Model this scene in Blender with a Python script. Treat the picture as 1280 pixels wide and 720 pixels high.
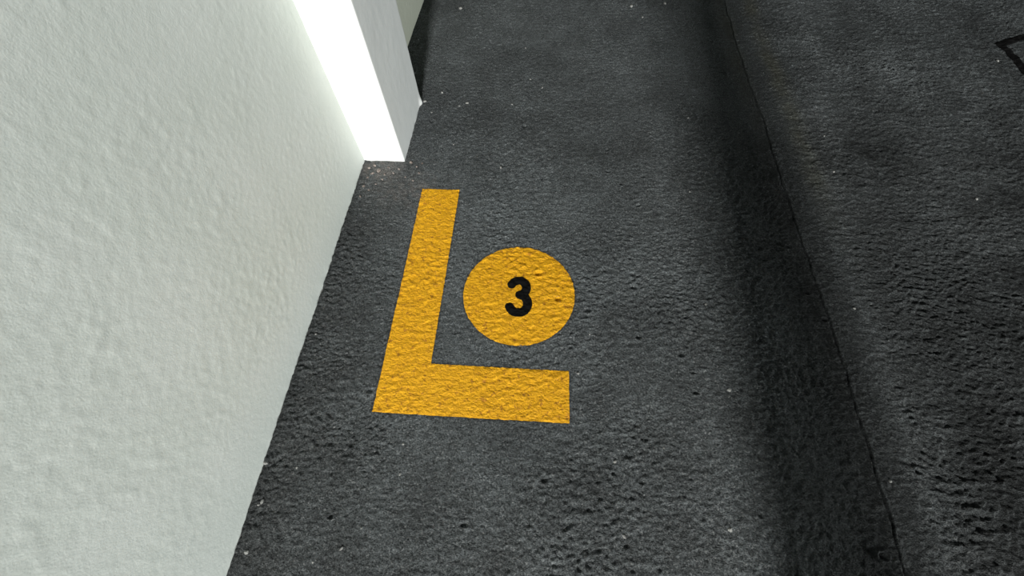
import bpy, bmesh, math, random
import numpy as np
from mathutils import Matrix, Vector

# ------------------------------------------------------------------ scene, camera, light
for o in list(bpy.data.objects):
    bpy.data.objects.remove(o)
scene = bpy.context.scene
col = scene.collection
vs = scene.view_settings
vs.view_transform = 'Standard'; vs.look = 'None'; vs.gamma = 1.0; vs.exposure = 0.0
vs.use_curve_mapping = False

CAM_H = 1.5
FPX = 497.35                                   # focal length in pixels of the 1280 wide frame
R = ((0.99797712, -0.04369075, 0.04618211),
     (0.06058280, 0.87378645, -0.48252146),
     (-0.01927158, 0.48434322, 0.87466579))
cam = bpy.data.cameras.new('camera'); cam.sensor_width = 36.0; cam.lens = FPX / 1280 * 36.0
cam.clip_start = 0.02
cam_o = bpy.data.objects.new('camera', cam); col.objects.link(cam_o)
cam_o.matrix_world = Matrix.Translation((0, 0, CAM_H)) @ Matrix(R).to_4x4()
scene.camera = cam_o

world = bpy.data.worlds.new('world'); scene.world = world; world.use_nodes = True
bg = world.node_tree.nodes['Background']
bg.inputs['Color'].default_value = (0.80, 0.92, 0.95, 1); bg.inputs['Strength'].default_value = 0.012


def area(name, loc, target, sx, sy, power, color):
    l = bpy.data.lights.new(name, 'AREA'); l.shape = 'RECTANGLE'; l.size = sx; l.size_y = sy
    l.energy = power; l.color = color
    o = bpy.data.objects.new(name, l); col.objects.link(o); o.location = loc
    o.rotation_euler = (Vector(target) - Vector(loc)).to_track_quat('-Z', 'Y').to_euler()
    return o


# daylight through the garage entrance behind the camera, and an added wall fill lamp
area('daylight_entrance', (0.39, -12.0, 6.6), (0.2, 1.5, 0.0), 1.15, 1.0, 2950, (1.0, 0.995, 0.965))
area('lane_fill', (9.0, -2.5, 0.5), (-0.9, 1.0, 0.5), 3.0, 0.6, 520, (0.93, 1.0, 0.985))  # unseen fill added on the lane side to even out the wall


# ------------------------------------------------------------------ helpers
def tag(o, label=None, cat=None, group=None, kind=None):
    if label: o['label'] = label
    if cat: o['category'] = cat
    if group: o['group'] = group
    if kind: o['kind'] = kind
    return o


_rng = np.random.RandomState(7)
_perm = _rng.permutation(4096)
_ga = _rng.rand(4096) * 2 * np.pi
_gx, _gy = np.cos(_ga), np.sin(_ga)


def perlin(x, y, seed=0):
    xi = np.floor(x).astype(np.int64); yi = np.floor(y).astype(np.int64)
    xf = x - xi; yf = y - yi
    u = xf * xf * xf * (xf * (xf * 6 - 15) + 10); v = yf * yf * yf * (yf * (yf * 6 - 15) + 10)

    def g(ix, iy, fx, fy):
        h = _perm[(_perm[(ix + seed * 131) & 4095] + iy) & 4095]
        return _gx[h] * fx + _gy[h] * fy
    a = g(xi, yi, xf, yf); b = g(xi + 1, yi, xf - 1, yf)
    c = g(xi, yi + 1, xf, yf - 1); d = g(xi + 1, yi + 1, xf - 1, yf - 1)
    return ((a + u * (b - a)) + v * ((c + u * (d - c)) - (a + u * (b - a)))) * 1.45


def fbm(x, y, seed, octaves=3, gain=0.55):
    s = 0; a = 1
    for k in range(octaves):
        s = s + a * perlin(x * 2 ** k, y * 2 ** k, seed + k); a *= gain
    return s


def sstep(a, b, t):
    t = np.clip((t - a) / (b - a), 0, 1)
    return t * t * (3 - 2 * t)


def mesh_obj(name, verts, faces, mat=None, parent=None, smooth=True):
    me = bpy.data.meshes.new(name)
    verts = np.asarray(verts, dtype=np.float32)
    faces = np.asarray(faces, dtype=np.int32)
    n, k = faces.shape
    me.vertices.add(len(verts)); me.vertices.foreach_set('co', verts.ravel())
    me.loops.add(n * k); me.loops.foreach_set('vertex_index', faces.ravel())
    me.polygons.add(n)
    me.polygons.foreach_set('loop_start', np.arange(0, n * k, k, dtype=np.int32))
    me.polygons.foreach_set('use_smooth', np.full(n, smooth))
    me.update(calc_edges=True); me.validate()
    o = bpy.data.objects.new(name, me); col.objects.link(o)
    if mat: me.materials.append(mat)
    if parent: o.parent = parent
    return o


def grid_faces(nu, nv):
    """quads of a grid stored as index = i*nv + j (i along u, j along v), facing u x v"""
    i, j = np.meshgrid(np.arange(nu - 1), np.arange(nv - 1), indexing='ij')
    a = (i * nv + j).ravel()
    return np.stack([a, a + nv, a + nv + 1, a + 1], 1)


class NT:
    """small helper for node materials"""
    def __init__(self, name):
        self.m = bpy.data.materials.new(name); self.m.use_nodes = True
        self.t = self.m.node_tree; self.b = self.t.nodes['Principled BSDF']
        self.pos = self.n('ShaderNodeNewGeometry').outputs['Position']

    def n(self, kind, **kw):
        nd = self.t.nodes.new(kind)
        for k, v in kw.items(): setattr(nd, k, v)
        return nd

    def set(self, sock, v):
        if hasattr(v, 'links') or isinstance(v, bpy.types.NodeSocket): self.t.links.new(v, sock)
        else: sock.default_value = v

    def scaled(self, s):
        n = self.n('ShaderNodeVectorMath', operation='MULTIPLY')
        self.set(n.inputs[0], self.pos); n.inputs[1].default_value = s
        return n.outputs[0]

    def noise(self, scale, detail=3, rough=0.55, aniso=(1, 1, 1), dist=0.0):
        n = self.n('ShaderNodeTexNoise'); n.inputs['Scale'].default_value = scale
        n.inputs['Detail'].default_value = detail; n.inputs['Roughness'].default_value = rough
        n.inputs['Distortion'].default_value = dist
        self.set(n.inputs['Vector'], self.scaled(aniso))
        return n.outputs['Fac']

    def voronoi(self, scale, feature='F1'):
        n = self.n('ShaderNodeTexVoronoi', feature=feature); n.inputs['Scale'].default_value = scale
        self.set(n.inputs['Vector'], self.pos)
        return n.outputs['Distance']

    def ramp(self, f, stops):
        n = self.n('ShaderNodeValToRGB'); e = n.color_ramp.elements
        while len(e) < len(stops): e.new(0.5)
        for k, (p, c) in enumerate(stops):
            e[k].position = p; e[k].color = c if len(c) == 4 else (*c, 1)
        self.set(n.inputs['Fac'], f)
        return n.outputs['Color']

    def mix(self, f, a, b, blend='MIX'):
        n = self.n('ShaderNodeMix', data_type='RGBA', blend_type=blend)
        self.set(n.inputs[0], f); self.set(n.inputs[6], a); self.set(n.inputs[7], b)
        return n.outputs[2]

    def math(self, op, a, b=0.0):
        n = self.n('ShaderNodeMath', operation=op); self.set(n.inputs[0], a); self.set(n.inputs[1], b)
        return n.outputs[0]

    def attr(self, name):
        return self.n('ShaderNodeAttribute', attribute_name=name).outputs['Fac']

    def bump(self, h, dist, strength=1.0, prev=None):
        n = self.n('ShaderNodeBump'); n.inputs['Distance'].default_value = dist
        n.inputs['Strength'].default_value = strength; self.set(n.inputs['Height'], h)
        if prev: self.set(n.inputs['Normal'], prev)
        return n.outputs['Normal']

    def done(self, color, rough=0.8, normal=None, spec=0.3):
        self.set(self.b.inputs['Base Color'], color); self.set(self.b.inputs['Roughness'], rough)
        self.b.inputs['Specular IOR Level'].default_value = spec
        if normal: self.set(self.b.inputs['Normal'], normal)
        return self.m


def g3(v, tint=(1, 1, 1)):
    return (v * tint[0], v * tint[1], v * tint[2], 1)


# ------------------------------------------------------------------ materials
def mat_floor():
    t = NT('weathered_concrete')
    cool = (0.94, 1.02, 1.035)
    c = t.ramp(t.noise(38, 5, 0.62, (0.8, 1.2, 1)), [(0.30, g3(0.078, cool)), (0.5, g3(0.122, cool)), (0.70, g3(0.175, cool))])
    pore = t.ramp(t.noise(150, 3, 0.6), [(0.36, g3(1)), (0.46, g3(0))])
    c = t.mix(t.math('MULTIPLY', pore, 0.72), c, g3(0.012))
    # pale grit
    grit = t.ramp(t.noise(150, 2, 0.5), [(0.58, g3(0)), (0.70, g3(1))])
    c = t.mix(t.math('MULTIPLY', grit, 0.60), c, g3(0.36, (1, 1, 0.98)))
    # wide blotches
    blot = t.ramp(t.noise(2.3, 4, 0.6), [(0.32, g3(0.78)), (0.66, g3(1.16))])
    c = t.mix(1.0, c, blot, 'MULTIPLY')
    c = t.mix(1.0, c, t.ramp(t.attr('light_tone'), [(0.0, g3(0.72)), (1.0, g3(1.75, (0.97, 1.0, 1.02)))]), 'MULTIPLY')  # painted floor light, makes up for lamp falloff
    # stains stored on the mesh, with painted shade at joint, lane and wall foot
    c = t.mix(t.math('MULTIPLY', t.attr('stain_shade'), 0.88), c, g3(0.016, (0.93, 1.03, 1.03)))
    c = t.mix(t.math('MULTIPLY', t.attr('moss'), 0.6), c, (0.135, 0.135, 0.095, 1))
    c = t.mix(t.math('MULTIPLY', t.attr('lime'), 0.7), c, (0.24, 0.22, 0.205, 1))
    n = t.bump(t.noise(120, 3, 0.62, (0.9, 1.1, 1)), 0.0300, 1.0)
    n = t.bump(t.noise(300, 2, 0.6), 0.0080, 1.0, n)
    return t.done(c, 0.78, n, 0.25)


def mat_paint():
    t = NT('yellow_road_paint')
    c = t.ramp(t.noise(30, 4, 0.6), [(0.3, (0.76, 0.365, 0.004, 1)), (0.7, (0.90, 0.455, 0.005, 1))])
    chip = t.ramp(t.noise(42, 4, 0.62), [(0.575, g3(0)), (0.66, g3(1))])
    c = t.mix(t.math('MULTIPLY', chip, 0.70), c, (0.30, 0.10, 0.012, 1))
    fine = t.ramp(t.noise(170, 3, 0.6), [(0.54, g3(0)), (0.68, g3(1))])
    c = t.mix(t.math('MULTIPLY', fine, 0.65), c, (0.42, 0.17, 0.010, 1))
    n = t.bump(t.noise(95, 4, 0.66, (0.85, 1.15, 1)), 0.0100, 1.0)
    n = t.bump(t.noise(260, 2, 0.6), 0.0010, 0.8, n)
    return t.done(c, 0.6, n, 0.3)


def mat_black(name, v):
    t = NT(name)
    c = t.ramp(t.noise(60, 3, 0.6), [(0.35, g3(v)), (0.7, g3(v * 1.7))])
    n = t.bump(t.noise(75, 4, 0.62, (0.75, 1.25, 1)), 0.0026, 0.7)
    return t.done(c, 0.85, n, 0.1)


def mat_wall(name, a, b, bump=1.0):
    t = NT(name)
    c = t.ramp(t.noise(2.2, 4, 0.6), [(0.3, a), (0.7, b)])
    dirt = t.ramp(t.noise(48, 3, 0.7), [(0.70, g3(0)), (0.80, g3(1))])
    c = t.mix(t.math('MULTIPLY', dirt, 0.18), c, (0.40, 0.40, 0.36, 1))
    n = t.bump(t.noise(60, 4, 0.6), 0.0012 * bump, 0.7)
    n = t.bump(t.noise(220, 2, 0.5), 0.0005 * bump, 0.6, n)
    return t.done(c, 0.7, n, 0.25)


def mat_chip(name, a, b):
    t = NT(name)
    c = t.ramp(t.noise(90, 3, 0.6), [(0.35, a), (0.68, b)])
    return t.done(c, 0.75, t.bump(t.noise(300, 2), 0.0008, 0.8), 0.3)


M_FLOOR = mat_floor(); M_PAINT = mat_paint()
M_DIGIT = mat_black('black_stencil_paint', 0.003); M_LINE = mat_black('black_line_paint', 0.004)
M_WALL = mat_wall('white_plaster', (0.69, 0.725, 0.675, 1), (0.76, 0.785, 0.745, 1))
M_PIL = mat_wall('white_pilaster_plaster', (0.74, 0.745, 0.73, 1), (0.77, 0.775, 0.76, 1), 0.6)
M_WALL2 = mat_wall('olive_white_plaster', (0.60, 0.61, 0.50, 1), (0.68, 0.69, 0.58, 1), 1.5)
M_PILLAR = mat_wall('grey_pillar_plaster', (0.30, 0.31, 0.30, 1), (0.36, 0.37, 0.36, 1))
M_CHIP = mat_chip('pale_stone', (0.14, 0.14, 0.135, 1), (0.40, 0.40, 0.38, 1))
M_CRUMB = mat_chip('brown_mortar', (0.09, 0.07, 0.06, 1), (0.36, 0.31, 0.28, 1))

# ------------------------------------------------------------------ floor (relief is geometry)
WALL_X = -0.9035
PIL_X, PIL_Y0, PIL_Y1 = -0.6879, 1.5556, 2.0516
cy_ = np.array([-9, -0.10, 0.18, 0.54, 0.93, 1.38, 1.62, 1.95, 2.31, 2.73, 3.22, 10])
cx_ = np.array([1.160, 1.172, 1.192, 1.207, 1.214, 1.222, 1.224, 1.243, 1.240, 1.247, 1.272, 1.40])


def joint_x(y):
    return np.interp(y, cy_, cx_) + 0.006 * perlin(y * 9, y * 0 + 0.3, 60) + 0.003 * perlin(y * 30, y * 0 + 0.7, 61)


prng = np.random.RandomState(11)
PITS = np.stack([prng.uniform(-0.85, 3.2, 150), prng.uniform(-0.25, 3.3, 150), prng.uniform(0.006, 0.014, 150)], 1)


def height(x, y):
    x = np.asarray(x, float); y = np.asarray(y, float)
    lane = sstep(0.03, 0.20, x - joint_x(y))                       # right of the joint: rougher lane
    dwall = x - WALL_X
    rough = 0.72 + 0.45 * fbm(x * 1.7, y * 1.7, 3, 2)
    rough = rough * (1 - 0.40 * sstep(1.2, 2.4, y) * (1 - lane)) + 0.30 * lane + 0.35 * (1 - sstep(0.0, 0.22, dwall))
    rough = rough * (1 - 0.75 * np.exp(-((x - joint_x(y) + 0.16) / 0.20) ** 2))   # trowelled strip at the joint
    rough = np.clip(rough, 0.12, 1.5)
    h = 0.0035 * perlin(x * 1.6, y * 1.6, 1)
    wx = x + 0.02 * perlin(x * 6, y * 6, 20); wy = y + 0.02 * perlin(x * 6, y * 6, 21)
    ridged = 1 - np.abs(fbm(wx * 14, wy * 24, 5, 3, 0.6))
    h = h + rough * (0.0026 * ridged + 0.0047 * fbm(wx * 42, wy * 52, 9, 2, 0.75))
    h = h + lane * 0.0030 * fbm(wx * 9, wy * 22, 14, 2)
    for px, py, pr in PITS:
        m = (np.abs(x - px) < 3 * pr) & (np.abs(y - py) < 3 * pr)
        if m.any():
            d2 = ((x[m] - px) ** 2 + ((y[m] - py) * 1.3) ** 2) / pr ** 2
            h[m] -= 0.0085 * np.exp(-d2 * 1.2) - 0.0025 * np.exp(-(np.sqrt(d2) - 1.5) ** 2 * 4)
    s = np.abs(x - joint_x(y))
    wid = 0.0034 + 0.0024 * perlin(y * 5, y * 0 + 0.1, 62)
    h = h - 0.012 * (1 - sstep(wid * 0.55, wid * 1.7, s)) + 0.002 * np.exp(-(s / 0.02) ** 2)
    return h


def sd_box(x, y, x0, x1, y0, y1):
    dx = np.abs(x - (x0 + x1) / 2) - (x1 - x0) / 2; dy = np.abs(y - (y0 + y1) / 2) - (y1 - y0) / 2
    return np.hypot(np.maximum(dx, 0), np.maximum(dy, 0)) + np.minimum(np.maximum(dx, dy), 0)


def axis(parts):
    out = []
    for a, b, st in parts:
        out.append(np.linspace(a, b, max(2, int(round((b - a) / st)) + 1))[:-1])
    out.append(np.array([parts[-1][1]])); return np.concatenate(out)


U = axis([(-2.6, -2.24, 0.06), (-2.24, -0.03, 0.0043), (-0.03, 0.03, 0.0013), (0.03, 2.3, 0.0055), (2.3, 6.0, 0.09)])
V = axis([(-8.5, -0.6, 0.09), (-0.6, 1.4, 0.0042), (1.4, 3.5, 0.0062), (3.5, 9.0, 0.09)])
uu, vv = np.meshgrid(U, V, indexing='ij')
xx = uu + joint_x(vv)
zz = height(xx, vv)
floor = mesh_obj('floor', np.stack([xx, vv, zz], -1).reshape(-1, 3), grid_faces(len(U), len(V)), M_FLOOR)
tag(floor, 'dark grey rough concrete floor with a long narrow joint', kind='structure')


def vattr(o, name, val):
    a = o.data.attributes.new(name, 'FLOAT', 'POINT'); a.data.foreach_set('value', np.asarray(val, np.float32).ravel())


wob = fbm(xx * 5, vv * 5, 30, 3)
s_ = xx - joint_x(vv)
stain_shade = 0.9 * np.exp(-((s_ + 0.02) / 0.16) ** 2) * (0.8 + 0.5 * wob) * (1 - 0.6 * sstep(1.0, 2.6, vv))   # dark mortar strip along the joint, also deepens the pillar's shadow in colour
for (a, b, ra, rb, k) in ((1.75, 1.75, 0.22, 0.16, 0.8), (1.62, 1.28, 0.20, 0.10, 0.75), (2.15, 1.40, 0.25, 0.14, 0.7),
                          (2.35, 2.25, 0.20, 0.25, 0.5), (0.95, 1.95, 0.16, 0.12, 0.4), (1.55, 0.55, 0.16, 0.50, 0.55)):
    stain_shade = np.maximum(stain_shade, k * np.exp(-((xx - a) / ra) ** 2 - ((vv - b) / rb) ** 2) * (1 + 0.9 * wob))
stain_shade = np.maximum(stain_shade, sstep(0.05, 0.3, s_) * np.clip(0.34 + 0.55 * (1 - sstep(0.1, 1.6, vv)) + 0.35 * fbm(xx * 3, vv * 1.6, 36, 3), 0, 1))   # tyre grime on the lane, near end darkened further as painted shade
stain_shade = np.maximum(stain_shade, 0.5 * np.exp(-((xx - WALL_X) / 0.035) ** 2) * (0.8 + 0.8 * wob))    # contact shade painted along the wall foot
LX0, LX1, LX2, LY0, LY1, LY2 = -0.5632, -0.3753, 0.1624, 0.2783, 0.4728, 1.3731
CX, CY, CR = -0.0484, 0.8022, 0.2377
halo = np.minimum(np.minimum(np.abs(sd_box(xx, vv, LX0, LX1, LY0, LY2)), np.abs(sd_box(xx, vv, LX0, LX2, LY0, LY1))), np.abs(np.hypot(xx - CX, vv - CY) - CR))
stain_shade = np.maximum(stain_shade, 0.6 * np.exp(-(halo / 0.006) ** 2))                              # dark rim left by the stencil
vattr(floor, 'stain_shade', np.clip(stain_shade, 0, 1))
moss = np.exp(-((s_ - 0.17) / 0.05) ** 2) * sstep(1.0, 2.0, vv) + 0.5 * np.exp(-((s_ + 0.03) / 0.06) ** 2) * sstep(1.5, 2.6, vv)
vattr(floor, 'moss', np.clip(moss * (0.8 + 0.7 * wob), 0, 1))
# light painted into the floor: paler bay centre and far end, darker wall foot
light_tone = 0.30 + 0.55 * np.exp(-((xx + 0.15) / 0.55) ** 2 - ((vv - 1.0) / 0.65) ** 2) + 0.45 * sstep(1.5, 2.8, vv) + 0.22 * wob
light_tone = light_tone - 0.30 * (1 - sstep(0.05, 0.45, xx - WALL_X)) * (1 - sstep(1.1, 1.5, vv))
vattr(floor, 'light_tone', np.clip(light_tone, 0, 1))
lime = np.exp(-((xx + 0.80) / 0.11) ** 2 - ((vv - 1.50) / 0.10) ** 2) * (0.8 + 1.2 * fbm(xx * 22, vv * 22, 33, 3))
lime = np.maximum(lime, 0.7 * np.exp(-((xx + 0.64) / 0.16) ** 2 - ((vv - 1.36) / 0.10) ** 2) * (0.7 + 1.2 * fbm(xx * 22, vv * 22, 34, 3)))
vattr(floor, 'lime', np.clip(lime, 0, 1))


def zfloor(x, y):
    """height of the floor mesh itself (bilinear between its own vertices)"""
    x = np.asarray(x, float); y = np.asarray(y, float)
    u = x - joint_x(y)
    i = np.clip(np.searchsorted(U, u) - 1, 0, len(U) - 2); j = np.clip(np.searchsorted(V, y) - 1, 0, len(V) - 2)
    fu = (u - U[i]) / (U[i + 1] - U[i]); fv = (y - V[j]) / (V[j + 1] - V[j])
    return ((1 - fu) * (1 - fv) * zz[i, j] + fu * (1 - fv) * zz[i + 1, j] + (1 - fu) * fv * zz[i, j + 1] + fu * fv * zz[i + 1, j + 1])


# ------------------------------------------------------------------ walls and pilaster
def bump_panel(name, origin, eu, ev, us, vs_, disp, mat):
    """grid panel: origin + u*eu + v*ev + disp(u,v)*n"""
    u, v = np.meshgrid(us, vs_, indexing='ij')
    eu = np.array(eu, float); ev = np.array(ev, float); n = np.cross(eu, ev)
    P = np.array(origin) + u[..., None] * eu + v[..., None] * ev + disp(u, v)[..., None] * n
    return mesh_obj(name, P.reshape(-1, 3), grid_faces(len(us), len(vs_)), mat)


def wall_relief(u, v):
    rough = sstep(0.05, 0.26, v + 0.05 * perlin(u * 4, v * 4, 41)) * (0.45 + 0.9 * np.clip(0.5 + fbm(u * 2.4, v * 2.4, 43, 2), 0, 1))
    rough = rough * (1 - 0.75 * np.exp(-((u - 1.05) / 0.16) ** 2 - ((v - 0.34) / 0.14) ** 2))   # smoothed patch
    wu = u + 0.02 * perlin(u * 5, v * 5, 46)
    h = 0.0012 * perlin(u * 1.5, v * 1.5, 44) + 0.0005 * perlin(u * 6, v * 6, 45)
    h = h + rough * (0.00045 * fbm(wu * 26, v * 26, 47, 3, 0.6) + 0.0011 * np.clip(fbm(wu * 46, v * 46, 51, 2), 0.05, 1))
    h = h + 0.0015 * perlin(u * 25, v * 0 + 0.4, 55) * np.exp(-v / 0.02)
    return h


wv = np.concatenate([[-0.03], axis([(0.0, 1.35, 0.0075), (1.35, 2.2, 0.08)])])
wy = axis([(-8.0, -1.0, 0.1), (-1.0, PIL_Y0 + 0.002, 0.0085)])
wall = bump_panel('wall_left', (WALL_X, 0, 0), (0, 1, 0), (0, 0, 1), wy, wv, wall_relief, M_WALL)
tag(wall, 'rough white plastered wall meeting the dark floor', kind='structure')
# behind the pilaster the wall runs on, a little proud and yellower
wy2 = axis([(PIL_Y1 - 0.02, 4.0, 0.012), (4.0, 8.5, 0.1)])
wall2 = bump_panel('wall_far_left', (-0.868, 0, 0), (0, 1, 0), (0, 0, 1), wy2, wv,
                   lambda u, v: wall_relief(u, v + 0.3) * 1.5 + 0.012 * (u - 2.7), M_WALL2)
tag(wall2, 'olive tinted white plaster wall beyond the pilaster', kind='structure')


def pilaster():
    """rounded-corner plan swept upwards, with uneven plaster"""
    r = 0.006; plan = []
    x0, x1, y0, y1 = WALL_X - 0.03, PIL_X, PIL_Y0, PIL_Y1
    plan += [(x, y0) for x in np.linspace(x0, x1 - r, 26)]
    plan += [(x1 - r + r * math.sin(a), y0 + r - r * math.cos(a)) for a in np.linspace(0, math.pi / 2, 5)[1:]]
    plan += [(x1, y) for y in np.linspace(y0 + r, y1 - r, 56)[1:]]
    plan += [(x1 - r + r * math.cos(a), y1 - r + r * math.sin(a)) for a in np.linspace(0, math.pi / 2, 5)[1:]]
    plan += [(x, y1) for x in np.linspace(x1 - r, x0, 20)[1:]]
    plan = np.array(plan); zs = wv
    nrm = np.gradient(plan, axis=0); nrm = np.stack([nrm[:, 1], -nrm[:, 0]], 1)
    nrm /= np.linalg.norm(nrm, axis=1)[:, None]
    s = np.cumsum(np.r_[0, np.linalg.norm(np.diff(plan, axis=0), axis=1)])
    S, Z = np.meshgrid(s, zs, indexing='ij')
    side = np.exp(-((S - 0.47) / 0.2) ** 2)
    d = 0.0010 * perlin(S * 4, Z * 4, 70) + (0.0002 + 0.0003 * side) * fbm(S * 18, Z * 18, 71, 3) \
        + 0.0022 * perlin(S * 22, Z * 0 + 0.2, 73) * np.exp(-np.clip(Z, 0, 9) / 0.018)
    d = d + 0.012 * np.exp(-((S - 0.72) / 0.02) ** 2 - (Z / 0.03) ** 2)              # mortar lump at the back foot
    P = np.stack([plan[:, None, 0] + d * nrm[:, None, 0], plan[:, None, 1] + d * nrm[:, None, 1], Z], -1)
    return mesh_obj('pilaster', P.reshape(-1, 3), grid_faces(len(plan), len(zs)), M_PIL)


tag(pilaster(), 'bright white plastered pilaster standing out from the wall', kind='structure')


def pillar(name, x, y, w, d):
    bm = bmesh.new()
    bmesh.ops.create_cube(bm, size=1, matrix=Matrix.Translation((x, y, 1.69)) @ Matrix.Diagonal((w, d, 3.42, 1)))
    bmesh.ops.bevel(bm, geom=[e for e in bm.edges if abs(e.verts[0].co.z - e.verts[1].co.z) > 1], offset=0.015, segments=3, affect='EDGES')
    me = bpy.data.meshes.new(name); bm.to_mesh(me); bm.free(); me.materials.append(M_PILLAR)
    o = bpy.data.objects.new(name, me); col.objects.link(o); return o


# garage pillar standing behind the viewer, it shades the strip along the joint
tag(pillar('pillar', 0.90, -1.7, 0.36, 0.36), 'grey plastered square pillar beside the floor joint', kind='structure')


# ------------------------------------------------------------------ painted marks (thin skins that follow the relief)
def paint_mesh(name, sdf, box, step, lift, mat, parent=None, edge=0.0012):
    xs = np.arange(box[0], box[1], step); ys = np.arange(box[2], box[3], step)
    X, Y = np.meshgrid(xs, ys, indexing='ij')

    def f(a, b):
        return sdf(a, b) + edge * perlin(a * 70, b * 70, 80) + edge * 0.8 * perlin(a * 170, b * 170, 81)
    cx = (X[:-1, :-1] + X[1:, 1:]) / 2; cyy = (Y[:-1, :-1] + Y[1:, 1:]) / 2
    keep = (f(cx, cyy) < 0).ravel()
    F = grid_faces(len(xs), len(ys))[keep]
    cnt = np.bincount(F.ravel(), minlength=X.size)
    P = np.stack([X.ravel(), Y.ravel()], 1)
    b = np.where((cnt > 0) & (cnt < 4))[0]
    for _ in range(3):
        p = P[b]; e = step * 0.2
        v = f(p[:, 0], p[:, 1])
        gx = (f(p[:, 0] + e, p[:, 1]) - f(p[:, 0] - e, p[:, 1])) / (2 * e)
        gy = (f(p[:, 0], p[:, 1] + e) - f(p[:, 0], p[:, 1] - e)) / (2 * e)
        k = np.clip(v, -0.8 * step, 0.8 * step) / np.maximum(gx * gx + gy * gy, 0.3)
        P[b, 0] -= k * gx; P[b, 1] -= k * gy
    used = np.where(cnt > 0)[0]; idx = np.full(X.size, -1); idx[used] = np.arange(len(used))
    P = P[used]; F = idx[F]
    isb = np.zeros(X.size, bool); isb[b] = True; isb = isb[used]
    z = zfloor(P[:, 0], P[:, 1]) + np.where(isb, lift * 0.35, lift)
    return mesh_obj(name, np.stack([P[:, 0], P[:, 1], z], 1), F, mat, parent)


def sd_poly(x, y, pts):
    d = np.full(np.shape(x), 1e9)
    for (ax, ay), (bx, by) in zip(pts[:-1], pts[1:]):
        vx, vy = bx - ax, by - ay
        t = np.clip(((x - ax) * vx + (y - ay) * vy) / (vx * vx + vy * vy), 0, 1)
        d = np.minimum(d, np.hypot(x - ax - t * vx, y - ay - t * vy))
    return d


ell = paint_mesh('painted_corner_mark', lambda x, y: np.minimum(sd_box(x, y, LX0, LX1, LY0, LY2), sd_box(x, y, LX0, LX2, LY0, LY1)),
                 (LX0 - 0.03, LX2 + 0.03, LY0 - 0.03, LY2 + 0.03), 0.005, 0.0011, M_PAINT)
tag(ell, 'L-shaped yellow painted parking bay corner on the dark floor', 'floor marking')

number_disc = bpy.data.objects.new('painted_number_disc', None); col.objects.link(number_disc)
number_disc.location = (CX, CY, 0.0)
tag(number_disc, 'round yellow painted disc with a black number 3', 'floor marking')


def into(parent, o):
    o.parent = parent; o.matrix_parent_inverse = Matrix.Translation(-parent.location)
    return o


into(number_disc, paint_mesh('disc', lambda x, y: np.hypot(x - CX, y - CY) - CR,
                             (CX - 0.27, CX + 0.27, CY - 0.27, CY + 0.27), 0.005, 0.0011, M_PAINT))


def arc(cx, cy, rx, ry, a0, a1, n=20):
    return [(cx + rx * math.cos(math.radians(a)), cy + ry * math.sin(math.radians(a))) for a in np.linspace(a0, a1, n)]


DX, DY, DS = -0.050, 0.790, 1.0
DIGIT = arc(0.000, 0.040, 0.033, 0.035, 158, -72) + arc(0.002, -0.038, 0.039, 0.042, 84, -158, 26)
DIGIT = [(DX + DS * a, DY + DS * b) for a, b in DIGIT]
three = paint_mesh('digit', lambda x, y: sd_poly(x, y, DIGIT) - 0.0200,
                   (DX - 0.12, DX + 0.12, DY - 0.14, DY + 0.14), 0.0026, 0.0024, M_DIGIT, edge=0.0008)
into(number_disc, three)
three['label'] = 'black stencilled number 3'

TRI = [(3.36, 2.86), (3.05, 2.80), (2.86, 2.715), (2.875, 2.62), (2.865, 2.40), (2.88, 2.12)]
tri = paint_mesh('painted_line_corner', lambda x, y: sd_poly(x, y, TRI) - 0.026, (2.78, 3.42, 2.06, 2.92), 0.005, 0.0040, M_LINE)
tag(tri, 'thin black painted line bent into a corner on the lane', 'floor marking')


# ------------------------------------------------------------------ loose stone chips and mortar crumbs
def chip_mesh(name, seed, mat):
    rr = random.Random(seed); bm = bmesh.new()
    bmesh.ops.create_icosphere(bm, subdivisions=1, radius=1)
    for v in bm.verts:
        v.co *= rr.uniform(0.72, 1.12)
    for v in bm.verts:
        v.co.z = v.co.z * 0.62
    lo = min(v.co.z for v in bm.verts)
    for v in bm.verts: v.co.z -= lo
    me = bpy.data.meshes.new(name); bm.to_mesh(me); bm.free(); me.materials.append(mat)
    return me


def unproject(px, py):
    d = Matrix(R) @ Vector(((px - 640) / FPX, -(py - 360) / FPX, -1.0))
    t = -CAM_H / d.z
    return d.x * t, d.y * t


def scatter(name, meshes, spots, label, cat, group, seed):
    rr = random.Random(seed)
    for k, (px, py, size) in enumerate(spots):
        x, y = unproject(px, py)
        o = bpy.data.objects.new(name, meshes[k % len(meshes)]); col.objects.link(o)
        s = size / 1000.0 / 2
        o.location = (x, y, float(zfloor(np.array([x]), np.array([y]))[0]) - 0.25 * s)
        o.rotation_euler = (rr.uniform(-.15, .15), rr.uniform(-.15, .15), rr.uniform(0, 6.28))
        o.scale = (s * rr.uniform(0.9, 1.5), s * rr.uniform(0.7, 1.0), s * rr.uniform(0.7, 1.0))
        if callable(label): tag(o, label(x, y)[0], cat, label(x, y)[1])
        else: tag(o, label, cat, group)


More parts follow.
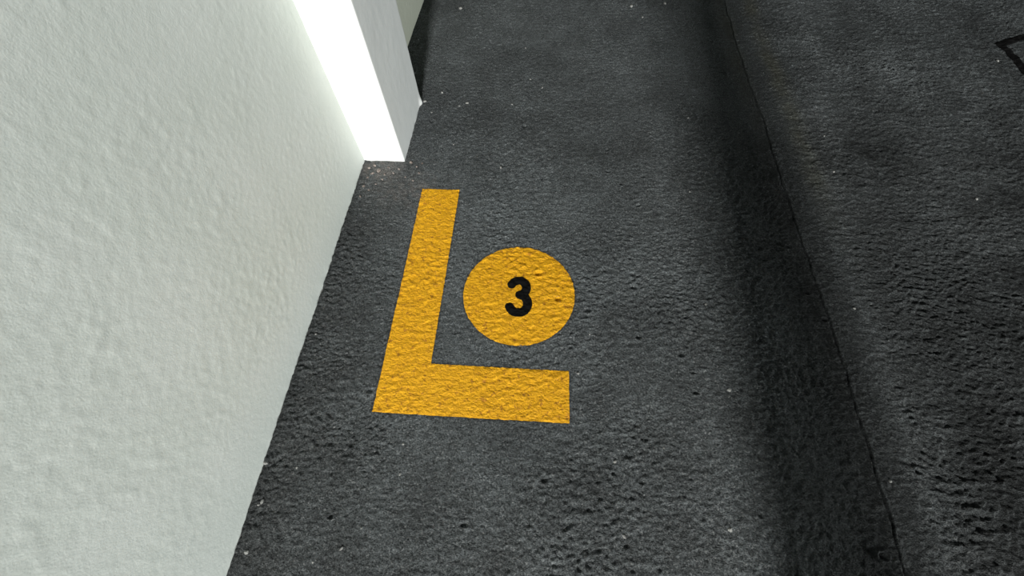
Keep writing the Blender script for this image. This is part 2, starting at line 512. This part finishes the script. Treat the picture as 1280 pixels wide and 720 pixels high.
def chip_label(x, y):
    if x > 2.6 and y > 2.3: return 'pale stone chip lying beside the bent black painted line', None
    if x > float(joint_x(np.array([y]))[0]) - 0.02: return 'pale stone chip on the rough dark lane beyond the floor joint', 'stone chips on the lane'
    if x - WALL_X < 0.12 and y < 1.5: return 'pale stone chip on the floor right against the white wall', 'stone chips at the wall foot'
    if y > 1.5: return 'pale stone chip on the floor near or past the white pilaster', 'stone chips past the pilaster'
    return 'pale stone chip on the bay floor around the yellow markings', 'stone chips around the yellow markings'


chips = [chip_mesh('stone_chip', 100 + k, M_CHIP) for k in range(5)]
crumbs = [chip_mesh('mortar_crumb', 200 + k, M_CRUMB) for k in range(5)]
scatter('stone_chip', chips, [
    (553, 116, 16), (584, 129, 22), (574, 133, 14), (567, 181, 13), (531, 127, 20), (657, 60, 13), (789, 8, 26), (803, 22, 20),
    (831, 5, 24), (576, 11, 30), (663, 99, 12), (678, 110, 12), (640, 131, 12), (626, 211, 18), (540, 141, 12), (862, 240, 12),
    (1246, 77, 18), (860, 148, 12), (911, 488, 16), (769, 577, 14), (912, 662, 16), (722, 467, 12), (780, 671, 11), (1042, 215, 13),
    (1220, 249, 13), (1067, 386, 12), (1030, 170, 14), (333, 579, 15), (329, 627, 15), (324, 631, 10), (309, 690, 16), (504, 555, 11),
    (427, 686, 12), (500, 593, 9), (391, 703, 9), (375, 440, 13), (395, 418, 12), (737, 418, 9), (882, 381, 12), (1112, 602, 14),
    (1090, 578, 14), (452, 660, 9), (372, 585, 9), (830, 560, 9)],
    chip_label, 'stone', None, 5)
scatter('mortar_crumb', crumbs, [
    (462, 211, 22), (469, 208, 18), (466, 218, 20), (474, 214, 24), (481, 219, 18), (486, 210, 16), (478, 225, 14), (460, 223, 16),
    (492, 217, 13), (514, 204, 26), (521, 209, 16), (524, 217, 15), (499, 212, 14), (455, 234, 16), (461, 238, 14), (470, 231, 13),
    (507, 222, 12), (516, 226, 13), (528, 205, 13), (451, 247, 14)],
    'brownish mortar crumb at the foot of the white pilaster', 'mortar crumb', 'mortar crumbs at the pilaster foot', 6)
